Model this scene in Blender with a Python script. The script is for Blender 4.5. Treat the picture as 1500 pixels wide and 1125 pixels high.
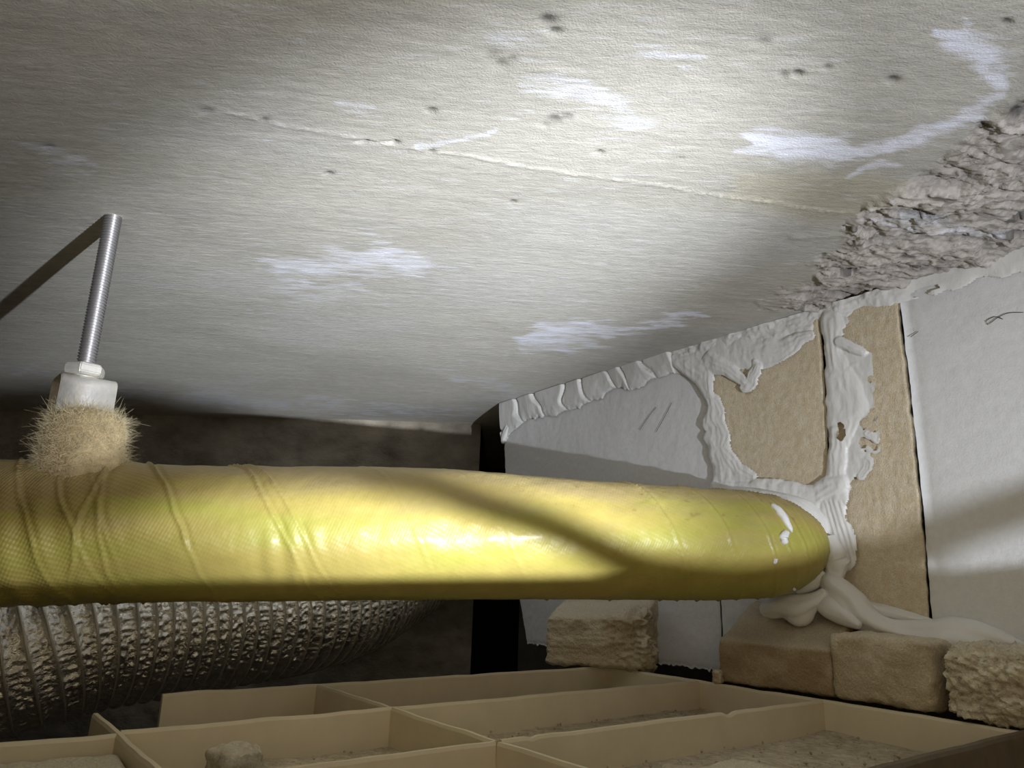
import bpy, math, random
import numpy as np
from mathutils import Vector, Matrix
random.seed(7)
for o in list(bpy.data.objects): bpy.data.objects.remove(o)
SC = bpy.context.scene
COL = SC.collection

# ------------------------------------------------------------------ camera
FPX = 1080.0; CX = 750.0; CY = 562.5
UP = np.array([132.0, 4088.5, FPX]); UP /= np.linalg.norm(UP)
FW = np.array([0, 0, 1.0]) - UP[2]*UP; FW /= np.linalg.norm(FW)
RT = np.array([FW[2]*UP[1]-FW[1]*UP[2], FW[0]*UP[2]-FW[2]*UP[0], FW[1]*UP[0]-FW[0]*UP[1]])
if RT[0] < 0: RT = -RT
cam_d = bpy.data.cameras.new('camera'); cam = bpy.data.objects.new('camera', cam_d); COL.objects.link(cam)
cam_d.sensor_fit = 'HORIZONTAL'; cam_d.sensor_width = 36.0; cam_d.lens = 36.0*FPX/1500.0
cam_d.clip_start = 0.01; cam_d.clip_end = 20
rx = np.array([RT[0], FW[0], UP[0]]); uy = np.array([RT[1], FW[1], UP[1]]); fz = np.array([RT[2], FW[2], UP[2]])
M = Matrix(((rx[0], uy[0], -fz[0], 0), (rx[1], uy[1], -fz[1], 0), (rx[2], uy[2], -fz[2], 0), (0, 0, 0, 1)))
cam.matrix_world = M
SC.camera = cam

# ------------------------------------------------------------------ light, world, exposure
SC.view_settings.view_transform = 'Standard'
try: SC.view_settings.look = 'None'
except Exception: pass
SC.view_settings.gamma = 1.0; SC.view_settings.use_curve_mapping = False
SC.view_settings.exposure = 0.0
w = bpy.data.worlds.new('world'); SC.world = w; w.use_nodes = True
w.node_tree.nodes['Background'].inputs[0].default_value = (0.9, 0.78, 0.55, 1)
w.node_tree.nodes['Background'].inputs[1].default_value = 0.005
LIGHT = np.array([0.386, -0.158, -0.114])
def spot(name, power, target, size, blend, color, radius):
    d = bpy.data.lights.new(name, 'SPOT'); d.energy = power; d.spot_size = math.radians(size); d.spot_blend = blend
    d.color = color; d.shadow_soft_size = radius
    o = bpy.data.objects.new(name, d); COL.objects.link(o)
    o.location = LIGHT
    v = Vector(target) - Vector(LIGHT)
    o.rotation_euler = v.to_track_quat('-Z', 'Y').to_euler()
    return o
spot('torch_flood', 19.0, (-0.08, 0.85, 0.06), 102, 1.0, (0.84, 0.90, 1.0), 0.004)
spot('torch_beam', 92.0, (-0.25, 0.86, 0.31), 35, 1.0, (0.89, 0.94, 1.0), 0.005)
# warm fill light added behind the camera to lift the shaded parts
ad = bpy.data.lights.new('warm_fill', 'AREA'); ad.shape = 'RECTANGLE'; ad.size = 0.5; ad.size_y = 0.35
ad.energy = 0.95; ad.color = (1.0, 0.84, 0.58)
ao = bpy.data.objects.new('warm_fill', ad); COL.objects.link(ao)
ao.location = (0.05, -0.22, 0.02)
ao.rotation_euler = (Vector((0.0, 0.7, -0.04)) - Vector(ao.location)).to_track_quat('-Z', 'Y').to_euler()

# ------------------------------------------------------------------ geometry maths
H = 0.25
def ray(x, y):
    c = np.array([x-CX, CY-y, FPX]); return np.array([c@RT, c@FW, c@UP])
def onz(x, y, z):
    d = ray(x, y); return d*z/d[2]
def ony(x, y, Y):
    d = ray(x, y); return d*Y/d[1]
def proj(P):                                   # world -> photo coordinates (to measure where a stain lies)
    P = np.asarray(P); c = P[..., 0:1]*RT + P[..., 1:2]*FW + P[..., 2:3]*UP
    return CX + FPX*c[..., 0]/c[..., 2], CY - FPX*c[..., 1]/c[..., 2]
W0 = np.array([-0.008, 1.062, 0.0]); SD = np.array([0.566, -0.8244, 0.0]); NI = np.array([-0.8244, -0.566, 0.0])
def wallpt(s, z, d=0.0): return W0 + SD*s + NI*d + np.array([0, 0, z])
def onwall(x, y, off=0.0):
    r = ray(x, y); P = r*((NI@(W0+NI*off))/(NI@r)); return (P-W0)@SD, P[2]
GA = math.radians(37.4)
GU = np.array([math.cos(GA), math.sin(GA), 0]); GV = np.array([-math.sin(GA), math.cos(GA), 0])
def grid(u, v, z): return GU*u + GV*v + np.array([0, 0, z])

def _h(ix, iy, iz, seed):
    n = (ix.astype(np.int64)*374761393 + iy.astype(np.int64)*668265263 + iz.astype(np.int64)*2147483647 + seed*1274126177) & 0xffffffff
    n = ((n ^ (n >> 13))*1274126177) & 0xffffffff
    n = (n ^ (n >> 16)) & 0xffffff
    return n/float(0xffffff)
def vnoise(x, y, z=None, seed=0):
    x = np.asarray(x, float); y = np.asarray(y, float)
    z = np.zeros_like(x) if z is None else np.asarray(z, float) + np.zeros_like(x)
    xi, yi, zi = np.floor(x), np.floor(y), np.floor(z)
    fx, fy, fz_ = x-xi, y-yi, z-zi
    fx = fx*fx*(3-2*fx); fy = fy*fy*(3-2*fy); fz_ = fz_*fz_*(3-2*fz_)
    r = 0
    for a in (0, 1):
        for b in (0, 1):
            for c in (0, 1):
                wgt = (fx if a else 1-fx)*(fy if b else 1-fy)*(fz_ if c else 1-fz_)
                r = r + wgt*_h(xi+a, yi+b, zi+c, seed)
    return r*2-1
def fbm(x, y, z=None, oct=4, seed=0, gain=0.5):
    r = 0; a = 1; t = 0; k = 1.0
    for i in range(oct):
        r = r + a*vnoise(np.asarray(x)*k, np.asarray(y)*k, None if z is None else np.asarray(z)*k, seed+i*17)
        t += a; a *= gain; k *= 2.03
    return r/t
def sstep(a, b, x):
    t = np.clip((x-a)/(b-a), 0, 1); return t*t*(3-2*t)
def seg_dist(px, py, pts, widths=None):
    """distance to a polyline; with widths returns distance / local width"""
    best = np.full(np.shape(px), 1e9)
    for i in range(len(pts)-1):
        (x0, y0), (x1, y1) = pts[i][:2], pts[i+1][:2]
        dx, dy = x1-x0, y1-y0; L = dx*dx+dy*dy+1e-9
        t = np.clip(((px-x0)*dx+(py-y0)*dy)/L, 0, 1)
        d = np.hypot(px-(x0+t*dx), py-(y0+t*dy))
        if widths is not None: d = d/(widths[i]*(1-t)+widths[i+1]*t)
        best = np.minimum(best, d)
    return best
def inpoly(px, py, poly):
    ins = np.zeros(np.shape(px), bool); n = len(poly); j = n-1
    for i in range(n):
        xi, yi = poly[i]; xj, yj = poly[j]
        c = ((yi > py) != (yj > py)) & (px < (xj-xi)*(py-yi)/(yj-yi+1e-12)+xi)
        ins ^= c; j = i
    return ins
def polymask(px, py, poly, soft):
    d = seg_dist(px, py, poly+[poly[0]]); s = np.where(inpoly(px, py, poly), d, -d)
    return sstep(-soft, soft, s)

# ------------------------------------------------------------------ mesh helpers
def link(name, me, mat=None, parent=None):
    o = bpy.data.objects.new(name, me); COL.objects.link(o)
    if mat is not None: me.materials.append(mat)
    if parent is not None:
        o.parent = parent
        o.matrix_parent_inverse = Matrix.Identity(4)
        o.location = -Vector(parent.location)      # meshes are written in world coordinates
    return o
def mesh_np(name, V, F, smooth=True, colors=None, uv=None):
    V = np.asarray(V, np.float32); F = np.asarray(F, np.int32)
    me = bpy.data.meshes.new(name)
    k = F.shape[1]
    me.vertices.add(len(V)); me.vertices.foreach_set('co', V.ravel())
    me.loops.add(F.size); me.loops.foreach_set('vertex_index', F.ravel())
    me.polygons.add(len(F)); me.polygons.foreach_set('loop_start', np.arange(0, F.size, k, dtype=np.int32))
    me.polygons.foreach_set('loop_total', np.full(len(F), k, np.int32))
    me.polygons.foreach_set('use_smooth', np.full(len(F), smooth))
    me.update(calc_edges=True); me.validate()
    if colors is not None:
        a = me.color_attributes.new('Col', 'FLOAT_COLOR', 'POINT')
        c = np.ones((len(V), 4), np.float32); c[:, :3] = colors
        a.data.foreach_set('color', c.ravel())
    if uv is not None:
        l = me.uv_layers.new(name='UVMap'); l.data.foreach_set('uv', np.asarray(uv, np.float32)[F.ravel()].ravel())
    return me
def gridfaces(n, m, wrap=False):
    i = np.arange(n-1)[:, None]; mm = m if wrap else m-1; j = np.arange(mm)[None, :]; j2 = (j+1) % m
    return np.stack([i*m+j, i*m+j2, (i+1)*m+j2, (i+1)*m+j], -1).reshape(-1, 4)
def pts_mesh(name, verts, faces, smooth=False):
    me = bpy.data.meshes.new(name); me.from_pydata([tuple(map(float, v)) for v in verts], [], faces); me.update()
    if smooth: me.polygons.foreach_set('use_smooth', [True]*len(me.polygons))
    return me
def rough_box(name, P0, ax, ay, az, n=(16, 10, 8), rnd=0.004, amp=0.002, freq=60, seed=0, bite=None, crumb=None, mat=None, parent=None, colfn=None):
    """A broken lump: box with rounded uneven edges. P0 = centre of its base, ax/ay/az = half size vectors (az = full height)."""
    nx, ny, nz = n; idx = {}; V = []; F = []
    def vid(i, j, k):
        key = (i, j, k)
        if key not in idx:
            idx[key] = len(V); V.append((2*i/nx-1, 2*j/ny-1, k/nz))
        return idx[key]
    for i in range(nx):
        for j in range(ny):
            F.append((vid(i, j, 0), vid(i, j+1, 0), vid(i+1, j+1, 0), vid(i+1, j, 0)))
            F.append((vid(i, j, nz), vid(i+1, j, nz), vid(i+1, j+1, nz), vid(i, j+1, nz)))
    for i in range(nx):
        for k in range(nz):
            F.append((vid(i, 0, k), vid(i+1, 0, k), vid(i+1, 0, k+1), vid(i, 0, k+1)))
            F.append((vid(i, ny, k), vid(i, ny, k+1), vid(i+1, ny, k+1), vid(i+1, ny, k)))
    for j in range(ny):
        for k in range(nz):
            F.append((vid(0, j, k), vid(0, j, k+1), vid(0, j+1, k+1), vid(0, j+1, k)))
            F.append((vid(nx, j, k), vid(nx, j+1, k), vid(nx, j+1, k+1), vid(nx, j, k+1)))
    q = np.array(V); ax, ay, az = map(np.asarray, (ax, ay, az))
    la, lb, lc = np.linalg.norm(ax), np.linalg.norm(ay), np.linalg.norm(az)
    L = np.stack([q[:, 0]*la, q[:, 1]*lb, (q[:, 2]-0.5)*lc], 1)
    hs = np.array([la, lb, lc/2])
    inner = np.clip(L, -(hs-rnd), hs-rnd); dd = L-inner
    nn = np.linalg.norm(dd, axis=1, keepdims=True)+1e-9
    L = inner + dd/nn*rnd*(nn > 1e-6)
    nrm = dd/nn
    Wp = L*1.0
    nz1 = fbm(Wp[:, 0]*freq+seed, Wp[:, 1]*freq, Wp[:, 2]*freq, 3, seed)
    nz2 = vnoise(Wp[:, 0]*freq*4.7, Wp[:, 1]*freq*4.7+seed, Wp[:, 2]*freq*4.7, seed+5)
    am = amp*np.ones(len(L))
    if crumb is not None: am = am*(1+crumb(q))
    L = L + nrm*((nz1*1.2+nz2*0.6)*am)[:, None]
    if bite is not None: L = bite(L, hs)
    eu = np.stack([ax/la, ay/lb, az/lc], 0)
    Wd = np.asarray(P0) + L@eu + np.array([0, 0, 0]) + az*0.5
    me = mesh_np(name, Wd, F, True, colfn(q, nz1) if colfn else None)
    return link(name, me, mat, parent)
def frames(P):
    P = np.asarray(P, float); T = np.gradient(P, axis=0); T /= np.linalg.norm(T, axis=1, keepdims=True)
    up = np.array([0, 0, 1.0]); A = np.cross(T, up); A /= np.linalg.norm(A, axis=1, keepdims=True)+1e-9
    B = np.cross(A, T); return T, A, B
def resample(pts, n):
    """smooth spline (Catmull-Rom) through rows of pts"""
    P = np.asarray(pts, float); Q = np.vstack([2*P[0]-P[1], P, 2*P[-1]-P[-2]])
    L = np.concatenate([[0], np.cumsum(np.linalg.norm(np.diff(P[:, :3], axis=0), axis=1))]); t = np.linspace(0, L[-1], n)
    i = np.clip(np.searchsorted(L, t, side='right')-1, 0, len(P)-2); f = ((t-L[i])/(L[i+1]-L[i]))[:, None]
    a, b, c, d = Q[i], Q[i+1], Q[i+2], Q[i+3]
    return 0.5*((2*b)+(c-a)*f+(2*a-5*b+4*c-d)*f*f+(3*b-a-3*c+d)*f**3)
def tube_np(name, P, R, m=24, disp=None, th0=0.0, sx=1.0, sz=1.0, mat=None, parent=None, caps=True, colors=None, uvs=False):
    """sweep; P (n,3), R (n,), disp(t, th) added to the radius"""
    n = len(P); T, A, B = frames(P)
    th = np.linspace(0, 2*np.pi, m, endpoint=False)+th0
    L = np.concatenate([[0], np.cumsum(np.linalg.norm(np.diff(P, axis=0), axis=1))])
    TT, TH = np.meshgrid(L, th, indexing='ij')
    r = np.asarray(R)[:, None] + (disp(TT, TH) if disp else 0)
    V = P[:, None, :] + (r*np.cos(TH)*sx)[..., None]*A[:, None, :] + (r*np.sin(TH)*sz)[..., None]*B[:, None, :]
    V = V.reshape(-1, 3); F = gridfaces(n, m, True)
    uv = None
    col = colors(TT, TH).reshape(-1, 3) if colors else None
    if uvs: uv = np.stack([TT, TH*0.046], -1).reshape(-1, 2)
    me = mesh_np(name, V, F, True, col, uv)
    if caps:
        me2 = bpy.data.meshes.new(name)
        import bmesh
        bm = bmesh.new(); bm.from_mesh(me); bm.verts.ensure_lookup_table()
        try:
            bm.faces.new([bm.verts[i] for i in range(m)]); bm.faces.new([bm.verts[(n-1)*m+i] for i in reversed(range(m))])
        except Exception: pass
        bmesh.ops.recalc_face_normals(bm, faces=bm.faces); bm.to_mesh(me); bm.free()
    return link(name, me, mat, parent)
def empty(name, loc):
    o = bpy.data.objects.new(name, None); COL.objects.link(o); o.location = Vector(loc); o.empty_display_size = 0.02; return o
def tag(o, label=None, cat=None, group=None, kind=None):
    if label: o['label'] = label
    if cat: o['category'] = cat
    if group: o['group'] = group
    if kind: o['kind'] = kind
    return o

# ------------------------------------------------------------------ materials
def newmat(name, rough=0.8, metal=0.0, spec=0.3):
    m = bpy.data.materials.new(name); m.use_nodes = True; nt = m.node_tree; b = nt.nodes['Principled BSDF']
    b.inputs['Roughness'].default_value = rough; b.inputs['Metallic'].default_value = metal
    b.inputs['Specular IOR Level'].default_value = spec
    return m, nt, b
def N(nt, t, **kw):
    n = nt.nodes.new(t)
    for k, v in kw.items(): setattr(n, k, v)
    return n
def noise_col(nt, b, base, var=0.25, scale=60, stretch=(1, 1, 1), attr=False, tint=None, detail=6, rough=0.6):
    tc = N(nt, 'ShaderNodeTexCoord'); mp = N(nt, 'ShaderNodeMapping'); mp.inputs['Scale'].default_value = stretch
    nt.links.new(tc.outputs['Object'], mp.inputs['Vector'])
    no = N(nt, 'ShaderNodeTexNoise'); no.inputs['Scale'].default_value = scale; no.inputs['Detail'].default_value = detail; no.inputs['Roughness'].default_value = rough
    nt.links.new(mp.outputs[0], no.inputs['Vector'])
    mr = N(nt, 'ShaderNodeMapRange'); mr.inputs['From Min'].default_value = 0.3; mr.inputs['From Max'].default_value = 0.7
    mr.inputs['To Min'].default_value = 1-var; mr.inputs['To Max'].default_value = 1+var
    nt.links.new(no.outputs['Fac'], mr.inputs['Value'])
    mul = N(nt, 'ShaderNodeVectorMath', operation='MULTIPLY')
    if attr:
        at = N(nt, 'ShaderNodeAttribute'); at.attribute_name = 'Col'; nt.links.new(at.outputs['Color'], mul.inputs[0])
    else:
        if tint is not None:
            n2 = N(nt, 'ShaderNodeTexNoise'); n2.inputs['Scale'].default_value = scale*0.21; n2.inputs['Detail'].default_value = 4
            nt.links.new(mp.outputs[0], n2.inputs['Vector'])
            mr2 = N(nt, 'ShaderNodeMapRange'); mr2.inputs['From Min'].default_value = 0.4; mr2.inputs['From Max'].default_value = 0.62
            nt.links.new(n2.outputs['Fac'], mr2.inputs['Value'])
            mx = N(nt, 'ShaderNodeMix', data_type='RGBA'); nt.links.new(mr2.outputs[0], mx.inputs[0])
            mx.inputs[6].default_value = (*base, 1); mx.inputs[7].default_value = (*tint, 1)
            nt.links.new(mx.outputs[2], mul.inputs[0])
        else:
            mul.inputs[0].default_value = base
    cb = N(nt, 'ShaderNodeCombineXYZ')
    for i in range(3): nt.links.new(mr.outputs[0], cb.inputs[i])
    nt.links.new(cb.outputs[0], mul.inputs[1]); nt.links.new(mul.outputs[0], b.inputs['Base Color'])
    return mp, no
def bump(nt, b, specs, mp=None):
    """specs: list of (scale, stretch, detail, distance_m)"""
    tc = N(nt, 'ShaderNodeTexCoord'); last = None
    for sc, st, det, dist in specs:
        m = N(nt, 'ShaderNodeMapping'); m.inputs['Scale'].default_value = st[:3]
        if len(st) > 3: m.inputs['Rotation'].default_value = (0, 0, st[3])
        nt.links.new(tc.outputs['Object'], m.inputs['Vector'])
        no = N(nt, 'ShaderNodeTexNoise'); no.inputs['Scale'].default_value = sc; no.inputs['Detail'].default_value = det; no.inputs['Roughness'].default_value = 0.62
        nt.links.new(m.outputs[0], no.inputs['Vector'])
        bp = N(nt, 'ShaderNodeBump'); bp.inputs['Strength'].default_value = 1.0; bp.inputs['Distance'].default_value = dist
        nt.links.new(no.outputs['Fac'], bp.inputs['Height'])
        if last is not None: nt.links.new(last.outputs[0], bp.inputs['Normal'])
        last = bp
    nt.links.new(last.outputs[0], b.inputs['Normal']); return last
MAT = {}
m, nt, b = newmat('concrete_ceiling', 0.7, 0, 0.35); noise_col(nt, b, None, 0.15, 170, (0.5, 1.4, 1), attr=True, detail=10, rough=0.75)
bump(nt, b, [(260, (0.4, 1.3, 1, 0.12), 6, 0.0006), (1100, (0.8, 1, 1), 4, 0.0005)]); MAT['ceiling'] = m
old = b.inputs['Base Color'].links[0].from_socket
tc = N(nt, 'ShaderNodeTexCoord'); mp = N(nt, 'ShaderNodeMapping'); mp.inputs['Scale'].default_value = (0.20, 1.2, 1); mp.inputs['Rotation'].default_value = (0, 0, 0.12); nt.links.new(tc.outputs['Object'], mp.inputs['Vector'])
no = N(nt, 'ShaderNodeTexNoise'); no.inputs['Scale'].default_value = 190; no.inputs['Detail'].default_value = 7; no.inputs['Roughness'].default_value = 0.68; nt.links.new(mp.outputs[0], no.inputs['Vector'])
at = N(nt, 'ShaderNodeAttribute'); at.attribute_name = 'Salt'
ad_ = N(nt, 'ShaderNodeMath', operation='MULTIPLY_ADD'); nt.links.new(no.outputs['Fac'], ad_.inputs[0]); ad_.inputs[1].default_value = 2.4; nt.links.new(at.outputs['Fac'], ad_.inputs[2])
mr_ = N(nt, 'ShaderNodeMapRange'); nt.links.new(ad_.outputs[0], mr_.inputs['Value']); mr_.inputs['From Min'].default_value = 1.38; mr_.inputs['From Max'].default_value = 2.2
mx_ = N(nt, 'ShaderNodeMix', data_type='RGBA'); nt.links.new(mr_.outputs[0], mx_.inputs[0]); nt.links.new(old, mx_.inputs[6]); mx_.inputs[7].default_value = (0.76, 0.77, 0.86, 1)
nt.links.new(mx_.outputs[2], b.inputs['Base Color'])
m, nt, b = newmat('concrete_wall', 0.85, 0, 0.2); noise_col(nt, b, (0.40, 0.35, 0.28), 0.35, 14, (1, 1, 1.6), tint=(0.22, 0.19, 0.15), detail=8)
bump(nt, b, [(25, (1, 1, 1.5), 8, 0.006)]); MAT['farwall'] = m
m, nt, b = newmat('dark_wall', 0.9); noise_col(nt, b, (0.16, 0.14, 0.12), 0.3, 12); MAT['dark'] = m
m, nt, b = newmat('recess_shade', 0.95, 0, 0.1); noise_col(nt, b, (0.03, 0.028, 0.026), 0.3, 12); MAT['void'] = m  # near-black colour paints in the shade of the unlit recess
m, nt, b = newmat('white_foam_board', 0.75, 0, 0.25); noise_col(nt, b, (0.71, 0.71, 0.71), 0.04, 220, detail=3)
bump(nt, b, [(650, (1, 1, 1), 2, 0.00022), (60, (1, 1, 1), 2, 0.0006)]); MAT['foam_white'] = m
m, nt, b = newmat('beige_foam_board', 0.9, 0, 0.1); noise_col(nt, b, (0.63, 0.53, 0.37), 0.16, 900, tint=(0.68, 0.60, 0.46), detail=4)
bump(nt, b, [(900, (1, 1, 1), 3, 0.0006)]); MAT['foam_beige'] = m
m, nt, b = newmat('white_sealant', 0.42, 0, 0.4); noise_col(nt, b, (0.75, 0.745, 0.73), 0.03, 60)
bump(nt, b, [(110, (1, 1, 0.6), 3, 0.0007)]); MAT['sealant'] = m
m, nt, b = newmat('broken_foam', 0.95, 0, 0.1); noise_col(nt, b, None, 0.16, 700, attr=True, detail=5)
bump(nt, b, [(480, (1, 1, 1), 5, 0.0016)]); MAT['lump'] = m
m, nt, b = newmat('panel_plastic', 0.55, 0, 0.35); noise_col(nt, b, (0.62, 0.54, 0.39), 0.06, 40)
bump(nt, b, [(60, (1, 1, 1), 3, 0.0002)]); MAT['panel'] = m
m, nt, b = newmat('shaded_rim', 0.6, 0, 0.3); noise_col(nt, b, (0.13, 0.10, 0.06), 0.2, 50); MAT['rim'] = m  # darkened rim colour, the shade on its near face painted in
m, nt, b = newmat('dusty_panel', 0.95, 0, 0.1); noise_col(nt, b, (0.47, 0.40, 0.29), 0.28, 260, tint=(0.58, 0.50, 0.37), detail=8)
bump(nt, b, [(600, (1, 1, 1), 5, 0.0016)]); MAT['dust'] = m
m, nt, b = newmat('zinc_rod', 0.38, 0.9, 0.5); b.inputs['Base Color'].default_value = (0.58, 0.57, 0.59, 1); MAT['rod'] = m
m, nt, b = newmat('zinc_strap', 0.4, 0.45, 0.5); noise_col(nt, b, (0.80, 0.77, 0.70), 0.10, 140, tint=(0.66, 0.64, 0.62))
bump(nt, b, [(160, (1, 1, 1), 4, 0.0003)]); MAT['strap'] = m
m, nt, b = newmat('duct_foil', 0.27, 1.0, 0.5); noise_col(nt, b, (0.86, 0.83, 0.76), 0.15, 90)
bump(nt, b, [(260, (1, 1, 1), 4, 0.0018)]); MAT['foil'] = m
m, nt, b = newmat('glass_wool', 0.95, 0, 0.1); noise_col(nt, b, (0.58, 0.46, 0.27), 0.3, 90, tint=(0.44, 0.33, 0.18)); bump(nt, b, [(300, (1, 1, 1), 6, 0.003)]); MAT['wool'] = m
m, nt, b = newmat('glass_wool_fibre', 0.8, 0, 0.2); b.inputs['Base Color'].default_value = (0.78, 0.68, 0.45, 1); MAT['fibre'] = m
m, nt, b = newmat('black_cord', 0.6); b.inputs['Base Color'].default_value = (0.02, 0.02, 0.02, 1); MAT['cord'] = m
m, nt, b = newmat('hair', 0.6); b.inputs['Base Color'].default_value = (0.05, 0.045, 0.04, 1); MAT['thread'] = m
# yellow wrap: colour from the mesh, woven relief from UV
m, nt, b = newmat('yellow_wrap', 0.42, 0, 0.26); noise_col(nt, b, None, 0.05, 50, attr=True)
b.inputs['Coat Weight'].default_value = 0.06; b.inputs['Coat Roughness'].default_value = 0.2
uvn = N(nt, 'ShaderNodeUVMap'); sep = N(nt, 'ShaderNodeSeparateXYZ'); nt.links.new(uvn.outputs[0], sep.inputs[0])
def mth(op, a, bb=None):
    n = N(nt, 'ShaderNodeMath', operation=op)
    for i, v in enumerate((a, bb)):
        if v is None: continue
        if isinstance(v, (int, float)): n.inputs[i].default_value = v
        else: nt.links.new(v, n.inputs[i])
    return n.outputs[0]
K = 2*math.pi/0.0034
s1 = mth('SINE', mth('MULTIPLY', mth('ADD', sep.outputs[0], mth('MULTIPLY', sep.outputs[1], 0.18)), K))
s2 = mth('SINE', mth('MULTIPLY', mth('SUBTRACT', mth('MULTIPLY', sep.outputs[0], 0.55), mth('MULTIPLY', sep.outputs[1], 0.85)), K))
fade = N(nt, 'ShaderNodeMapRange'); nt.links.new(sep.outputs[0], fade.inputs['Value'])
fade.inputs['From Min'].default_value = 0.38; fade.inputs['From Max'].default_value = 0.62; fade.inputs['To Min'].default_value = 1; fade.inputs['To Max'].default_value = 0.12
hh = mth('MULTIPLY', mth('MULTIPLY', s1, s2), fade.outputs[0])
bp = N(nt, 'ShaderNodeBump'); bp.inputs['Strength'].default_value = 1; bp.inputs['Distance'].default_value = 0.00032; nt.links.new(hh, bp.inputs['Height'])
nn2 = N(nt, 'ShaderNodeTexNoise'); nn2.inputs['Scale'].default_value = 45; nn2.inputs['Detail'].default_value = 3
tc = N(nt, 'ShaderNodeTexCoord'); nt.links.new(tc.outputs['Object'], nn2.inputs['Vector'])
bp2 = N(nt, 'ShaderNodeBump'); bp2.inputs['Distance'].default_value = 0.0022; nt.links.new(nn2.outputs['Fac'], bp2.inputs['Height']); nt.links.new(bp.outputs[0], bp2.inputs['Normal'])
nt.links.new(bp2.outputs[0], b.inputs['Normal']); MAT['wrap'] = m

# ------------------------------------------------------------------ ceiling slab
def axis(parts):
    out = []
    for a, b_, st in parts: out += list(np.arange(a, b_, st))
    return np.array(out+[parts[-1][1]])
xs = axis([(-1.6, -1.05, 0.05), (-1.05, -0.30, 0.0035), (-0.30, 0.12, 0.002), (0.12, 0.46, 0.0009), (0.46, 0.5, 0.004), (0.5, 0.9, 0.05)])
ys = axis([(-0.9, 0.24, 0.06), (0.24, 0.66, 0.0011), (0.66, 0.9, 0.002), (0.9, 1.27, 0.004), (1.27, 1.8, 0.05)])
X, Y = np.meshgrid(xs, ys, indexing='ij')
px, py = proj(np.stack([X, Y, np.full_like(X, H)], -1))
inview = Y > 0.2
px = np.where(inview, px, -5000); py = np.where(inview, py, -5000)
wx = fbm(X*18, Y*30, oct=4, seed=3); wy = fbm(X*18+40, Y*30, oct=4, seed=8)
# streaks left by the formwork run along this direction
c_, s_ = math.cos(0.12), math.sin(0.12); U_ = X*c_ + Y*s_; V_ = -X*s_ + Y*c_
streak = fbm(U_*22, V_*190, oct=4, seed=21); streak2 = fbm(U_*60, V_*420, oct=3, seed=61)
# rough spalled patch at the right
rough = polymask(px+wx*34, py+wy*22, [(1560, 120), (1500, 150), (1440, 176), (1400, 215), (1330, 262), (1275, 292), (1262, 318), (1225, 350), (1195, 400), (1170, 424), (1120, 452), (1200, 455), (1560, 380)], 10)
rough = np.maximum(rough, 0.55*polymask(px+wx*40, py+wy*18, [(1140, 415), (1230, 400), (1260, 430), (1120, 440)], 8))
fl = fbm(U_*17+wx*1.6, V_*44+wy*1.6, oct=4, seed=31); q5 = fl*7.0
ter = (np.floor(q5) + sstep(0.60, 0.72, q5-np.floor(q5)))/7.0
flake = ter*0.8+0.2*fbm(U_*90, V_*190, oct=3, seed=33)
cell = fbm(U_*55, V_*130, oct=3, seed=37)
zdisp = -rough*(0.0125*flake+0.0010*cell+0.0012)
pit = sstep(0.30, 0.48, fbm(U_*48+7, V_*95, oct=2, seed=41))*rough
zdisp = zdisp + 0.007*pit*(fl < 0.12)
zdisp = zdisp + 0.00012*streak + 0.00012*streak2 + 0.0022*fbm(X*3, Y*3, oct=2, seed=5)*inview
# formwork joint: a crumbly raised line
joint = [(300, 150), (350, 165), (420, 182), (505, 196), (560, 206), (612, 212), (700, 228), (770, 243), (850, 254), (950, 266), (1010, 277), (1120, 294), (1200, 306), (1290, 318)]
jd = seg_dist(px+wx*5, py+wy*4, joint); jl = np.exp(-(jd/2.8)**2)*(0.35+0.65*sstep(-0.15, 0.3, fbm(X*420, Y*420, oct=2, seed=51)))
zdisp = zdisp - jl*0.0007; zdisp = zdisp + 0.0012*np.exp(-((seg_dist(px, py, [(522, 205), (580, 206)]))/2.2)**2)
joint2 = [(1160, 345), (1215, 343), (1260, 340)]; j2 = np.exp(-(seg_dist(px+wx*5, py+wy*4, joint2)/3)**2)*0.6; zdisp = zdisp - j2*0.001
step_line = np.where(py < 150+(px-300)*0.17, 1.0, 0.0)
pits = 0*X
for (a, b_, r, k) in [(629, 157, 4, 1), (803, 25, 7, 1), (812, 40, 5, 1), (735, 88, 7, .6), (750, 82, 5, .5), (720, 75, 8, .4), (1168, 106, 5, 1), (1148, 108, 6, .5), (1307, 116, 5, 1), (812, 172, 7, .7), (830, 168, 5, .6),
                      (800, 180, 5, .5), (880, 220, 3, 1), (483, 252, 3, 1), (753, 293, 2.5, .9), (1472, 32, 5, 1), (1115, 60, 6, .5), (535, 205, 4, .8), (578, 204, 3, 1), (630, 215, 2.5, 1), (386, 172, 3, .8), (300, 160, 5, .6), (1213, 97, 4, .6), (1490, 162, 10, 1.4), (1445, 183, 6, 1.2), (70, 215, 6, .6), (1000, 230, 2, .6)]:
    d = np.hypot((px-a+wx*6)/1.6, py-b_+wy*5); pits = np.maximum(pits, k*np.exp(-(d/r)**2))
zdisp = zdisp + pits*0.0019
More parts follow.
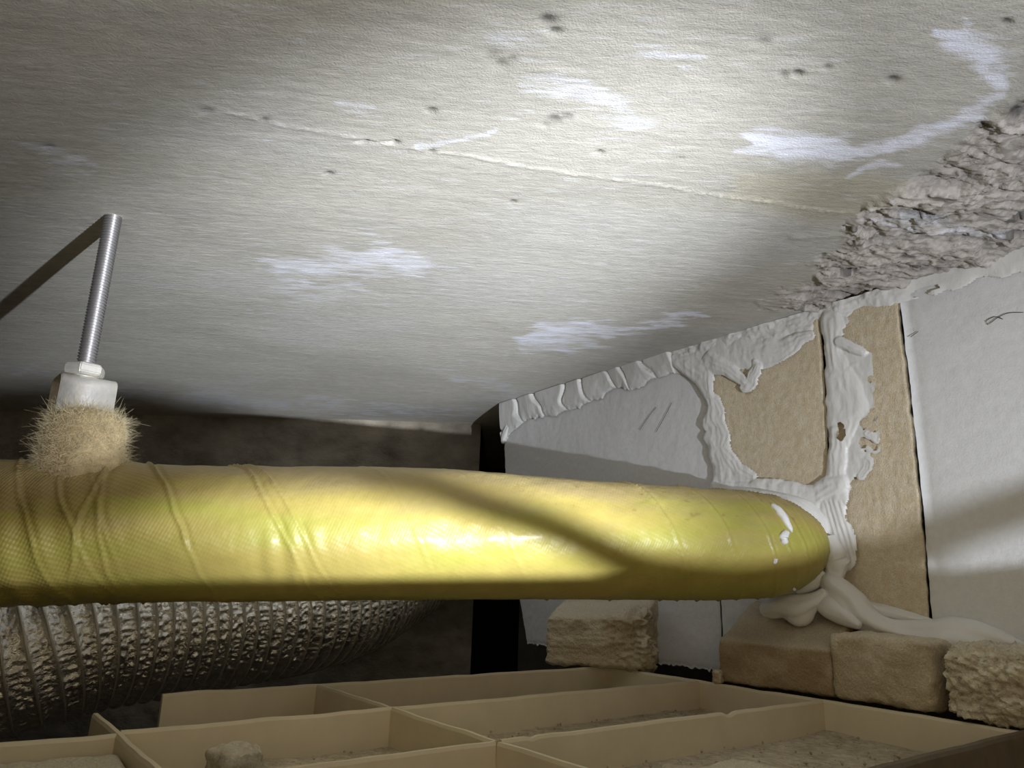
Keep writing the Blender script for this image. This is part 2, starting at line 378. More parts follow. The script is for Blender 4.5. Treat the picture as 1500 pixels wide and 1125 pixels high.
# colour of the concrete (its own stains, plus light painted in at the far end)
base = np.stack([0.45+0*X, 0.43+0*X, 0.385+0*X], -1)
patch = fbm(X*6+wx*0.5, Y*9, oct=4, seed=71)
base = base*(1+0.20*patch)[..., None]
cool = sstep(0.0, 0.45, fbm(X*5+11, Y*8, oct=3, seed=75))[..., None]
base = base*(1-cool*0.55) + np.array([0.47, 0.46, 0.44])*cool*0.55
base = base*(1+0.10*streak)[..., None]*(1+0.30*sstep(0.55, 1.1, Y))[..., None]  # paler far end stands in for light on the slab
eff = np.zeros_like(X)
fine1 = fbm(U_*45, V_*75, oct=4, seed=81); fine2 = fbm(U_*45+9, V_*75, oct=4, seed=85)
def stain(pts, wd, k, brk=0.8):
    d = seg_dist(px+wx*22+fine1*26, py+wy*16+fine2*15, pts, wd)
    m_ = sstep(1.5, 0.2, d+0.35*streak2); tex = sstep(-0.30, 0.40, streak*1.3+streak2*1.6+1.1*(0.75-d))
    return k*m_*(1-0.35*brk+0.35*brk*tex)
for a in [([(1095, 208), (1180, 212), (1250, 218), (1310, 205)], [13, 22, 15, 12], 1.0, .75),
          ([(1300, 208), (1360, 185), (1420, 168), (1460, 140)], [10, 14, 16, 14], .8, .6),
          ([(1235, 255), (1270, 245), (1320, 236)], [5, 8, 6], .6, .5),
          ([(1360, 48), (1400, 62), (1440, 90), (1445, 120)], [8, 24, 36, 18], 1.0, .5), ([(1400, 28), (1415, 36)], [8, 9], .6, .5),
          ([(1275, 318), (1340, 322), (1400, 330), (1460, 335)], [6, 16, 22, 14], .55, .5),
          ([(760, 505), (820, 492), (880, 482), (960, 470), (1030, 462)], [14, 19, 14, 9, 6], .85, .55),
          ([(650, 545), (700, 560), (740, 572)], [8, 12, 10], .5, .6),
          ([(410, 400), (480, 385), (560, 375), (620, 385)], [20, 30, 32, 18], .62, .75),
          ([(420, 430), (520, 415)], [18, 16], .35, .7),
          ([(780, 120), (850, 128), (900, 150), (960, 180)], [16, 24, 22, 16], .5, .7),
          ([(505, 150), (540, 158)], [14, 14], .4, .7), ([(700, 40), (790, 46)], [18, 20], .3, .6), ([(940, 80), (1010, 92)], [10, 14], .45, .6),
          ([(30, 215), (120, 240)], [14, 16], .4, .7), ([(180, 570), (400, 592), (620, 603), (700, 606)], [8, 10, 9, 8], .45, .5),
          ([(0, 540), (60, 548)], [8, 8], .3, .6), ([(595, 198), (680, 194), (715, 192)], [4, 5, 6], .6, .5)]:
    eff = np.maximum(eff, stain(*a))
rc = np.stack([0.40+0*X, 0.365+0*X, 0.33+0*X], -1)*(1+0.28*fl+0.15*cell)[..., None]
rc = rc*(1-0.6*pit)[..., None]
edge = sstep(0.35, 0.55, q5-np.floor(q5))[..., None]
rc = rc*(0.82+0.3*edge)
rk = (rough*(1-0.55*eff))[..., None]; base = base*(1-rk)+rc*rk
tan = sstep(0.1, 0.9, polymask(px+wx*30, py+wy*20, [(1080, 255), (1290, 250), (1330, 262), (1262, 318), (1200, 330), (1060, 290)], 25))[..., None]*0.5
base = base*(1-tan)+np.array([0.42, 0.38, 0.27])*tan
base = base*(1+0.12*jl)[..., None]*(1-0.75*np.clip(pits, 0, 1))[..., None]
base = np.clip(base, 0.02, 0.95)
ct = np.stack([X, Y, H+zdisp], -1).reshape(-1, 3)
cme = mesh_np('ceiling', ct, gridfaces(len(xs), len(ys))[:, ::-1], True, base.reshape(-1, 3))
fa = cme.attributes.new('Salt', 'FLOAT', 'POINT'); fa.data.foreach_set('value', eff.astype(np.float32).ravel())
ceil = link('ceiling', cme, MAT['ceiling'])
tag(ceil, 'grey concrete slab ceiling with white salt stains and a crumbly patch at right', None, None, 'structure')
del X, Y, px, py, wx, wy

# ------------------------------------------------------------------ far wall and the other walls
def farwall():
    n, m_ = 330, 130; x = np.linspace(-1.5, -0.05, n); z = np.linspace(-0.42, 0.27, m_); X, Z = np.meshgrid(x, z, indexing='ij')
    yb = 1.215+0.0*X - 0.045*np.clip(X+0.1, -1, 0)*0.6
    d = 0.010*fbm(X*9, Z*14, oct=5, seed=91)+0.004*fbm(X*40, Z*55, oct=3, seed=93)
    V = np.stack([X, yb-d, Z], -1).reshape(-1, 3)
    return mesh_np('wall_far', V, gridfaces(n, m_), True)
tag(link('wall_far', farwall(), MAT['farwall']), 'dark rough concrete wall at the back behind the yellow pipe', None, None, 'structure')
def slab(name, pts, mat, label, thick=0.02, nrm=(0, 0, 1)):
    n_ = np.array(nrm)*thick; P = [np.array(p, float) for p in pts]
    V = P+[p+n_ for p in P]; F = [(0, 1, 2, 3), (7, 6, 5, 4)]+[(i, i+4, (i+1) % 4+4, (i+1) % 4) for i in range(4)]
    o = link(name, pts_mesh(name, V, F), mat); tag(o, label, None, None, 'structure'); return o
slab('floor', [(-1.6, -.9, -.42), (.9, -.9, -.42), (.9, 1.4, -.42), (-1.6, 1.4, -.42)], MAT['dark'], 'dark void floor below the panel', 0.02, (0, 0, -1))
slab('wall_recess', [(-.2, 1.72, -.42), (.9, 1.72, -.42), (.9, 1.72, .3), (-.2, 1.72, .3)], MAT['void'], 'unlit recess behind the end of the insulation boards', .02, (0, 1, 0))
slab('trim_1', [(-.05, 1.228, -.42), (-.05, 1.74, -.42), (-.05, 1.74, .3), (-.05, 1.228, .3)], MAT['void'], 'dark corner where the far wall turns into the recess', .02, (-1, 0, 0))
slab('wall_left', [(-1.45, -.9, -.42), (-1.45, 1.4, -.42), (-1.45, 1.4, .26), (-1.45, -.9, .26)], MAT['farwall'], 'concrete side wall out of sight at the left', .02, (-1, 0, 0))
slab('wall_back', [(-1.45, -.8, -.42), (.9, -.8, -.42), (.9, -.8, .26), (-1.45, -.8, .26)], MAT['farwall'], 'concrete wall behind the camera', .02, (0, -1, 0))
slab('wall_side', [wallpt(-.12, -.42, -.12), wallpt(2.2, -.42, -.12), wallpt(2.2, .26, -.12), wallpt(-.12, .26, -.12)], MAT['dark'], 'dark masonry hidden behind the insulation boards', .02, -NI)

# ------------------------------------------------------------------ insulation wall (boards + sealant)
wr = empty('wall_right', wallpt(0, -0.09)); tag(wr, 'wall of white and beige foam insulation boards sealed with white sealant', None, None, 'structure')
def edgefn(pix):
    q = sorted([onwall(*p)[::-1] for p in pix]); z = np.array([a for a, _ in q]); s = np.array([b_ for _, b_ in q])
    return lambda zz: np.interp(zz, z, s)
def board(name, le, re, zb, zt, n, m_, mat, d0, seed, label, wob=0.0006, thick=0.045, rag=0.0):
    a = np.linspace(0, 1, n); z = np.linspace(zb, zt, m_); A, Z = np.meshgrid(a, z, indexing='ij')
    sl = le(Z)+wob*fbm(Z*120, Z*0+seed, oct=3, seed=seed); sr = re(Z)+wob*fbm(Z*120, Z*0+seed+9, oct=3, seed=seed+3)
    S = sl+(sr-sl)*A
    Zr = Z + rag*sstep(0.06, 0.0, (Z-zb)/(zt-zb))*fbm(S*420, S*0, oct=3, seed=seed+6)
    D = d0+0.0007*fbm(S*25, Z*25, oct=3, seed=seed+1)+0.0003*vnoise(S*300, Z*300, seed=seed+2)
    e = np.minimum(np.minimum(S-sl, sr-S), Z-zb); D = D-0.0012*np.exp(-(e/0.0009)**2)
    Fr = W0+S[..., None]*SD+D[..., None]*NI+Zr[..., None]*np.array([0, 0, 1.0])
    Bk = W0+S[..., None]*SD+(d0-thick)*NI+Zr[..., None]*np.array([0, 0, 1.0])
    V = np.concatenate([Fr.reshape(-1, 3), Bk.reshape(-1, 3)]); k = n*m_; F = gridfaces(n, m_)
    F = [F, F[:, ::-1]+k]
    i = np.arange(m_-1); F.append(np.stack([i, i+1, i+1+k, i+k], -1)); j = (n-1)*m_+i; F.append(np.stack([j, j+k, j+1+k, j+1], -1))
    i = np.arange(n-1)*m_; F.append(np.stack([i, i+k, i+m_+k, i+m_], -1)); j = i+m_-1; F.append(np.stack([j, j+m_, j+m_+k, j+k], -1))
    o = link(name, mesh_np(name, V, np.concatenate(F)), mat, wr)
    if label: o['label'] = label
    return o
eL = edgefn([(745, 585), (738, 640), (740, 700), (752, 830), (772, 945)])
e1 = edgefn([(1036, 480), (1040, 560), (1047, 715), (1056, 945)])
e1b = edgefn([(1037, 480), (1041.2, 560), (1048.2, 715), (1057.2, 945)])
e2 = edgefn([(1200, 440), (1207, 520), (1213, 610), (1216, 700), (1219, 900)])
e2b = edgefn([(1201, 440), (1210, 520), (1217, 610), (1221, 700), (1226, 790), (1232, 850), (1239, 960)])
e3 = edgefn([(1314, 420), (1330, 560), (1350, 740), (1362, 905), (1368, 980)])
e3b = edgefn([(1315.4, 420), (1331.4, 560), (1351.4, 740), (1364.4, 905), (1371, 980)])
eR = lambda z: 0*z+1.9
board('insulation_board', eL, e1, -0.080, 0.249, 120, 110, MAT['foam_white'], 0.0, 101, 'white foam board running to the dark far end', rag=0.003)
board('insulation_board', e1b, e2, 0.04, 0.249, 70, 90, MAT['foam_beige'], 0.003, 111, 'beige foam patch board framed by sealant')
board('insulation_board', e1b, lambda z: e2(z)-0.002+0*z, -0.06, 0.037, 40, 40, MAT['foam_white'], -0.001, 115, 'white foam behind the pipe end')
board('insulation_board', e2b, e3, -0.07, 0.249, 60, 130, MAT['foam_beige'], 0.002, 121, 'narrow beige foam strip with smeared sealant', 0.0011)
board('insulation_board', e3b, eR, -0.075, 0.249, 160, 110, MAT['foam_white'], 0.0, 131, 'broad white foam board at the near end')
# pencil mark and hair on the near and far boards
for pts in ([(1500, 458), (1478, 459), (1462, 466), (1448, 476), (1446, 470), (1460, 464), (1470, 468)], [(1346, 486), (1335, 494)], [(962, 633), (974, 612), (985, 590)], [(938, 630), (950, 612), (962, 597)]):
    q = []
    for p in pts:
        s, z = onwall(*p); q.append(wallpt(s, z, 0.0012))
    tube_np('loose_thread', resample(q, 14), np.full(14, 0.00025), 5, mat=MAT['thread'], parent=wr)

def seal_field(name, srange, zrange, res, fn, label, d0=0.0):
    s = np.arange(*srange, res); z = np.arange(*zrange, res); S, Z = np.meshgrid(s, z, indexing='ij')
    P = W0+S[..., None]*SD+Z[..., None]*np.array([0, 0, 1.0]); a, b_ = proj(P)
    hgt = fn(S, Z, a, b_); D = d0+hgt
    V = (P+D[..., None]*NI).reshape(-1, 3); F = gridfaces(len(s), len(z))
    keep = (hgt.ravel()[F] > 0.0).all(1); F = F[keep]
    used = np.unique(F); mp_ = np.full(len(V), -1); mp_[used] = np.arange(len(used))
    o = link(name, mesh_np(name, V[used], mp_[F]), MAT['sealant'], wr); o['label'] = label; return o
def prof(d): return np.sqrt(np.clip(1-d*d, 0, 1))
def ceil_bead(S, Z, a, b_):
    w1 = fbm(S*60, Z*60, oct=3, seed=201); w2 = fbm(S*22, Z*22, oct=2, seed=205)
    low = np.interp(a, [736, 760, 800, 860, 900, 960, 1000, 1050, 1100, 1150, 1190, 1205, 1240, 1270, 1310, 1360, 1400, 1450, 1500, 1600, 2600],
                    [650, 622, 608, 597, 574, 556, 552, 545, 520, 502, 494, 480, 470, 455, 447, 428, 421, 405, 398, 375, 250]) + w1*8 + w2*6
    top = np.interp(a, [736, 745, 800, 900, 1000, 1100, 1200, 1300, 1400, 1500, 1600, 2600], [600, 592, 572, 543, 512, 482, 452, 421, 391, 361, 331, 0])
    t = (low-b_)/np.maximum(low-top, 8)
    h = np.where(t > 0, (np.clip(t, 0, 1))**0.42, -1)
    sc = np.maximum(h, 0)
    # scalloped folds left by the nozzle
    kk = np.where(a < 990, 1.0, 0.0); ph = (a-745)/31.0 + 0.35*t + 0.5*w2
    fr = ph-np.floor(ph); fold = (fr**0.7)*0.0032 - 0.0035*np.exp(-((fr-0.02)/0.05)**2)-0.003*np.exp(-((fr-1.0)/0.05)**2)
    big = 0.0075*kk+0.0050*(1-kk)
    r = sc*(big+kk*fold+(1-kk)*(0.0022*w1+0.003*w2+0.0016*np.abs(fbm(S*130, Z*200, oct=2, seed=209))))
    flat = sstep(1290, 1360, a); r = r*(1-flat)+flat*sc*(0.0035+0.0006*w1)
    hole = polymask(a+w1*5, b_+w1*2, [(1335, 432), (1350, 424), (1378, 419), (1380, 423), (1362, 430), (1340, 436)], 1.5)
    return np.where((h > 0) & (hole < 0.5), r+0.0003, -1)
seal_field('ceiling_sealant', (-0.004, 1.0), (0.13, 0.2505), 0.0009, ceil_bead, 'thick scalloped bead of white sealant along the ceiling')
def smear(S, Z, a, b_):
    w1 = fbm(S*70, Z*70, oct=3, seed=221); w2 = fbm(S*30, Z*30, oct=3, seed=225); w3 = fbm(S*160, Z*45, oct=2, seed=227)
    A_, B_ = a+w2*13+w1*4, b_+w2*9+w1*4; h = np.full(S.shape, -1.0)
    for pts, wd, hh_, rg in [
        ([(1005, 530), (1030, 545), (1045, 575)], [16, 20, 14], .0050, .5), ([(1045, 575), (1052, 620), (1058, 660), (1062, 700)], [9, 13, 16, 18], .0040, .5),
        ([(1056, 650), (1080, 690), (1110, 702)], [10, 16, 10], .0042, .6),
        ([(1052, 716), (1100, 716), (1150, 722), (1200, 726), (1232, 715)], [12, 14, 16, 18, 22], .0058, .5),
        ([(1040, 530), (1075, 545), (1095, 562)], [18, 12, 7], .0048, .7), ([(1110, 535), (1104, 560), (1092, 570)], [8, 9, 5], .0045, .4),
        ([(1060, 520), (1110, 520), (1160, 505), (1190, 492)], [26, 22, 12, 8], .0030, .6),
        ([(1222, 470), (1226, 520), (1236, 560)], [18, 15, 22], .0032, .35), ([(1236, 560), (1245, 600), (1240, 640)], [26, 30, 22], .0034, .35),
        ([(1235, 640), (1230, 690), (1234, 740)], [16, 15, 22], .0045, .5), ([(1228, 735), (1222, 770), (1240, 820)], [26, 34, 18], .0050, .5),
        ([(1195, 745), (1212, 790)], [18, 14], .0062, .4), ([(1238, 505), (1262, 512)], [10, 7], .0046, .4),
        ([(1262, 545), (1285, 560), (1300, 600), (1280, 640)], [24, 16, 10, 8], .0016, .9), ([(1276, 680), (1268, 700)], [12, 8], .0014, .8)]:
        d = seg_dist(A_, B_, pts, wd); p = prof(d)**0.55
        hh2 = p*hh_*(1+rg*(0.55*w2+0.25*w1))+0.0005*w3*p+0.00018*p*np.cos(d*11+w2*5)
        h = np.where(d < 1, np.maximum(h, hh2), h)
    film = polymask(a+w2*16+w1*9, b_+w2*12+w1*9, [(1205, 452), (1243, 450), (1238, 500), (1262, 506), (1300, 515), (1324, 545), (1316, 600), (1322, 632), (1292, 640), (1282, 672), (1262, 700), (1256, 745), (1226, 745), (1219, 600), (1211, 520)], 3)
    isl = fbm(S*38, Z*30, oct=3, seed=233); film = np.where(isl > 0.33, 0, film)
    h = np.where((film > 0.4), np.maximum(h, 0.0010*film+0.0005*w1+0.0004*w3+0.0004), h)
    # combed ridges beside the pipe
    rid = polymask(a, b_, [(1212, 735), (1250, 735), (1272, 825), (1238, 825)], 4); h = np.where(h > 0, h+rid*0.00035*np.sin((a-(b_-735)*0.28)*0.9), h)
    for (x_, y_, r_) in [(1292, 585, 11), (1300, 620, 13), (1283, 625, 7), (1275, 553, 4), (1242, 640, 7), (1240, 628, 4)]:
        d = np.hypot(A_-x_, (B_-y_)*0.8)/r_; h = np.where(d < 1, -1, h)
    return h
seal_field('joint_sealant', (0.27, 0.56), (0.0, 0.246), 0.0008, smear, 'white sealant smeared over the joints between the boards', 0.0028)
# ropes of sealant at the foot of the boards and under the pipe end
def rope(name, pts, label=None, m_=36, n_=70, seed=0, lobes=3, amp=0.12):
    q = []
    for (x, y, rp, off) in pts:
        s, z = onwall(x, y, off); P = wallpt(s, z, off); q.append([*P, rp*np.linalg.norm(P)/1130.0])
    Q = resample(q, n_); R = np.clip(Q[:, 3], 0.0006, None); R[0] *= 0.35; R[-1] *= 0.35; R[1] *= 0.8; R[-2] *= 0.8
    def dsp(T, TH):
        base_ = R[:, None]; u = fbm(T*35, TH*0.6+seed, oct=2, seed=seed)
        return base_*(amp*np.sin(lobes*TH+T*18+u*3)+0.16*u-0.10*np.abs(np.sin(2*TH+T*9+seed))**8)
    o = tube_np(name, Q[:, :3], R, m_, dsp, mat=MAT['sealant'], parent=wr)
    if label: o['label'] = label
    return o
rope('base_sealant', [(1206, 845, 11, .02), (1222, 862, 19, .022), (1250, 890, 21, .018), (1290, 916, 17, .014), (1340, 932, 17, .010), (1395, 934, 24, .010), (1440, 941, 21, .009), (1480, 953, 16, .008), (1530, 978, 12, .007), (1600, 1015, 10, .006)], 'long rope of sealant along the foot of the boards', seed=3)
rope('base_sealant', [(1196, 872, 8, .028), (1215, 890, 15, .030), (1240, 905, 13, .028), (1262, 918, 5, .026)], seed=5, lobes=2)
rope('base_sealant', [(1248, 878, 8, .010), (1280, 893, 9, .006), (1330, 905, 7, .005), (1368, 913, 4, .003)], seed=8)
rope('base_sealant', [(1212, 866, 7, .030), (1196, 880, 11, .034), (1170, 892, 19, .036), (1148, 890, 17, .036), (1130, 893, 14, .034), (1116, 895, 9, .034)], 'lump of sealant drooping below the pipe end', seed=9, lobes=1)
rope('pipe_sealant', [(1213, 788, 12, .012), (1224, 815, 16, .014), (1222, 840, 13, .016), (1214, 858, 9, .02)], 'sealant tongue beside the pipe end', seed=12, lobes=2)
rope('pipe_sealant', [(1205, 835, 8, .022), (1190, 855, 10, .026), (1166, 866, 6, .03)], seed=14, lobes=2)
rope('pipe_sealant', [(1052, 716, 5, .002), (1100, 722, 7, .012), (1140, 730, 9, .016), (1172, 742, 12, .014), (1196, 765, 12, .010), (1207, 790, 8, .010)], seed=15, lobes=2)
rope('torn_sealant', [(748, 622, 6, .001), (741, 636, 6, .002), (736, 650, 3, .003)], 'torn flap of sealant at the dark far corner', seed=17, n_=20, lobes=1)

# ------------------------------------------------------------------ yellow insulated pipe
pipe = empty('insulated_pipe', (-0.073, 0.56, -0.018))
tag(pipe, 'thick yellow wrapped insulated pipe running across into the foam board wall', 'pipe')
PA = [(-.80, .395, .004, .0480), (-.62, .43, .010, .0475), (-.45, .465, .016, .0470), (-.329, .491, .019, .0470), (-.25, .508, .0225, .0450), (-.17, .530, .026, .0462), (-.073, .559, .0305, .0480), (.01, .580, .032, .0470), (.086, .599, .0325, .0455), (.16, .616, .033, .0445), (.200, .626, .0335, .0432), (.222, .631, .0335, .0410), (.240, .636, .033, .0350), (.255, .641, .032, .0260), (.266, .645, .031, .0160), (.276, .648, .031, .010)]
PQ = resample(PA, 900); PP = PQ[:, :3]
PL = np.concatenate([[0], np.cumsum(np.linalg.norm(np.diff(PP, axis=0), axis=1))])
ppx, ppy = proj(PP)
def t_of(x): return np.interp(x, ppx, PL)          # length along the pipe where it passes a photo column
seams = [(14, .030, 1.0), (62, .034, 1.1), (112, .030, .6), (150, .012, .8), (172, -.012, 1.1), (206, .033, 1.2), (330, .040, 1.3), (352, .043, .9), (520, .04, .35), (640, .045, .3), (905, .032, 1.0), (985, .03, .7), (1045, .028, .9), (1072, .028, .8), (1095, .026, 1.0), (1118, .025, .8), (1140, .023, .8), (1160, .02, .8)]
def pipe_disp(T, TH):
    u = np.cos(TH); v = np.sin(TH)
    d = 0.0013*fbm(T*14, u*1.3, v*1.3, oct=3, seed=301)+0.0006*fbm(T*60, u*3, v*3, oct=2, seed=303)
    # theta: 90 deg is the top, 0 deg faces the camera; helical overlap steps
    ang = np.mod(TH+np.pi/2, 2*np.pi)-np.pi/2
    for x, k, a in seams:
        t0 = t_of(x); c = t0+k*(1-(ang/(np.pi/2)))*0.9+0.0025*fbm(ang*2.2, ang*0+x, oct=2, seed=int(x)); e = T-c
        vis = 0.35+0.65*sstep(-0.7, 0.3, ang+0.5*vnoise(ang*2, ang*0+x, seed=int(x)+1))
        d = d + a*vis*(0.0011*np.exp(-(e/0.0011)**2) - 0.0008*np.exp(-((e-0.003)/0.0016)**2)+0.0007*np.exp(-np.clip(e, 0, 1)/0.010)*(e > 0))
    # broad creases at the left and a swelling where the hanger sits
    tt = t_of(110); d = d + 0.004*np.exp(-((T-tt)/0.03)**2)*np.exp(-((ang-1.57)/0.6)**2)
    d = d + 0.0009*np.sin(T*330+ang*2.5)*np.exp(-((T-t_of(60))/0.045)**2)*sstep(1.2, 0.2, ang)
    d = d + 0.0008*np.sin(T*420+ang*3)*np.exp(-((T-t_of(420))/0.018)**2)*sstep(0.6, -0.2, ang)*sstep(-1.5, -0.3, ang)
    return d
def pipe_col(T, TH):
    ang = np.mod(TH+np.pi/2, 2*np.pi)-np.pi/2; u, v = np.cos(TH), np.sin(TH)
    n1 = fbm(T*9, u*1.6, v*1.6, oct=4, seed=311)
    c = np.array([0.385, 0.31, 0.085])+0*T[..., None]
    g = sstep(-0.25, 0.35, n1)[..., None]; c = c*(1-g)+np.array([0.35, 0.335, 0.068])*g
    n2 = fbm(T*16, u*3, v*3, oct=4, seed=315)
    dirt = sstep(0.15, 1.1, ang+0.8*n2)*0.75
    left = sstep(t_of(300), t_of(60), T)*sstep(0.0, 0.55, ang+0.3*n2)*0.6
    top = np.clip(dirt+left, 0, 0.8)[..., None]; c = c*(1-top)+np.array([0.34, 0.26, 0.13])*top
    sp = sstep(0.50, 0.66, fbm(T*190, u*9, v*9, oct=2, seed=317))*sstep(-0.1, 0.6, ang)*0.55*sstep(t_of(500), t_of(800), T)
    c = c*(1-sp[..., None])+np.array([0.22, 0.15, 0.05])*sp[..., None]
    low = sstep(-0.45, -1.1, ang)[..., None]*0.25; c = c*(1-low)+np.array([0.42, 0.36, 0.10])*low
    return c
tube_np('wrap_jacket', PP, PQ[:, 3], 220, pipe_disp, th0=np.pi, mat=MAT['wrap'], parent=pipe, colors=pipe_col, uvs=True)
# sealant smeared on the jacket near the wall
def on_pipe(x, y, off=0.0005):
    """point of the jacket surface seen in photo column x, row y"""
    r_ = ray(x, y); r_ = r_/np.linalg.norm(r_)
    t = np.linspace(0.3, 1.0, 1400)[:, None]; Q = r_*t
    d = np.linalg.norm(Q[:, None, :]-PP[None, ::6, :], axis=2)-PQ[::6, 3][None]
    k = np.argmax(d.min(1) < off) ; return Q[k]
for i, (pts, wd) in enumerate([([(1130, 738), (1142, 750), (1153, 766), (1161, 780)], [4, 7, 6, 2]), ([(1153, 778), (1147, 788), (1152, 797)], [5, 8, 4]), ([(1136, 818), (1135, 826)], [3, 2]),
                               ([(1165, 862), (1162, 864)], [3, 3])]):
    q = []
    for (x, y), r_ in zip(pts, wd): q.append([*on_pipe(x, y), r_*0.6/1130])
    Q = resample(q, 16); R = np.clip(Q[:, 3], .0004, 1); R[0] *= .3; R[-1] *= .3
    o = tube_np('sealant_smear', Q[:, :3], R, 12, lambda T, TH: 0.0008*vnoise(T*400, TH*1.5, seed=4), sx=1.0, sz=0.9, mat=MAT['sealant'], parent=pipe)
    o['label'] = 'white sealant smear on the yellow wrap'

# glass wool bursting out at the hanger
RODP = np.array([-0.298, 0.497, 0.0])
def wool():
    n, m_ = 60, 70; a = np.linspace(-0.25, 1.0, n); th = np.linspace(0, 2*np.pi, m_, endpoint=False); A, TH = np.meshgrid(a, th, indexing='ij')
    prof_ = np.interp(A, [-0.25, 0, 0.3, 0.6, 0.85, 0.97, 1.0], [0.031, 0.029, 0.0255, 0.0245, 0.0215, 0.012, 0.0])
    zc = 0.050+A*0.052
    r = prof_*(1+0.10*fbm(A*5, np.cos(TH)*2, np.sin(TH)*2, oct=3, seed=401))+0.0016*fbm(A*30, np.cos(TH)*8, np.sin(TH)*8, oct=2, seed=405)
    ax_ = np.array([0.97, 0.22, 0]); ay_ = np.array([-0.22, 0.97, 0])
    C0 = np.array([-0.283, 0.486, 0])
    V = C0+(0.016*np.clip(0.45-A, 0, 1))[..., None]*np.array([0, 1.0, 0])+(r*np.cos(TH)*1.0)[..., None]*ax_+(r*np.sin(TH)*0.9)[..., None]*ay_+zc[..., None]*np.array([0, 0, 1.0])
    return V.reshape(-1, 3), gridfaces(n, m_, True), (n, m_)
wv, wf, wsz = wool(); wo = link('glass_wool', mesh_np('glass_wool', wv, wf), MAT['wool'], pipe); wo['label'] = 'beige glass wool bursting out around the hanger'
def fibres():
    rng = np.random.RandomState(5); V = []; F = []; cen = np.array([-0.283, 0.486, 0.07]); G = wv.reshape(wsz[0], wsz[1], 3)
    for k in range(9000):
        i = rng.randint(14, wsz[0]-1); j = rng.randint(wsz[1]); p = G[i, j]; nrm = p-cen; nrm[2] *= 0.9; nrm /= np.linalg.norm(nrm)
        d = nrm*0.25+rng.randn(3)*0.6; d /= np.linalg.norm(d); L = rng.uniform(0.003, 0.0085)*(0.6+0.6*i/wsz[0]); cv = rng.randn(3)*0.7
        r_ = rng.uniform(0.00005, 0.00011); s0 = len(V); pts = [p+d*L*t+cv*L*t*t*0.5 for t in (0, .33, .66, 1)]
        a1 = np.cross(d, [0.3, 0.2, 1.0]); a1 /= np.linalg.norm(a1); a2 = np.cross(d, a1)
        for t, q in enumerate(pts):
            for c in range(3): V.append(q+(a1*math.cos(c*2.094)+a2*math.sin(c*2.094))*r_*(1-0.2*t))
        for t in range(3):
            for c in range(3): F.append((s0+t*3+c, s0+t*3+(c+1) % 3, s0+t*3+3+(c+1) % 3, s0+t*3+3+c))
    return mesh_np('wool_fibres', V, F, True)
fo = link('wool_fibres', fibres(), MAT['fibre'], pipe); tag(fo, None, None, None, 'stuff')

# ------------------------------------------------------------------ pipe hanger
hg = empty('pipe_hanger', (RODP[0], RODP[1], 0.09)); tag(hg, 'threaded steel rod with nut and galvanised strap holding up the yellow pipe', 'pipe hanger')
def rod():
    pitch = 0.00215; z0, z1 = 0.112, 0.2515; m_ = 28; n = int((z1-z0)/pitch*8); th = np.linspace(0, 2*np.pi, m_, endpoint=False)
    z = np.linspace(z0, z1, n); Z, TH = np.meshgrid(z, th, indexing='ij'); ph = Z/pitch+TH/(2*np.pi); f = np.abs((ph-np.floor(ph))*2-1)
    r = 0.0050+0.00105*sstep(0.1, 0.9, f)
    V = np.stack([RODP[0]+r*np.cos(TH), RODP[1]+r*np.sin(TH), Z], -1).reshape(-1, 3); return mesh_np('threaded_rod', V, gridfaces(n, m_, True)[:, ::-1])
link('threaded_rod', rod(), MAT['rod'], hg)
import bmesh
def hexnut(z0, h, r, rin, rot):
    bm = bmesh.new(); rings = []
    prof_ = [(rin, z0), (r*0.86, z0), (r, z0+h*0.2), (r, z0+h*0.8), (r*0.86, z0+h), (rin, z0+h)]
    for (rr, zz) in prof_:
        rings.append([bm.verts.new((RODP[0]+rr*(1 if rr < r*0.99 else 1)*math.cos(rot+k*math.pi/3), RODP[1]+rr*math.sin(rot+k*math.pi/3), zz)) for k in range(6)])
    for a in range(len(rings)):
        b_ = (a+1) % len(rings)
        for k in range(6): bm.faces.new((rings[a][k], rings[a][(k+1) % 6], rings[b_][(k+1) % 6], rings[b_][k]))
    bmesh.ops.recalc_face_normals(bm, faces=bm.faces); bmesh.ops.bevel(bm, geom=[e for e in bm.edges], offset=0.0006, segments=2, affect='EDGES')
    me = bpy.data.meshes.new('hex_nut'); bm.to_mesh(me); bm.free(); return me
link('hex_nut', hexnut(0.1265, 0.0085, 0.0132, 0.0052, math.radians(-72)), MAT['strap'], hg)
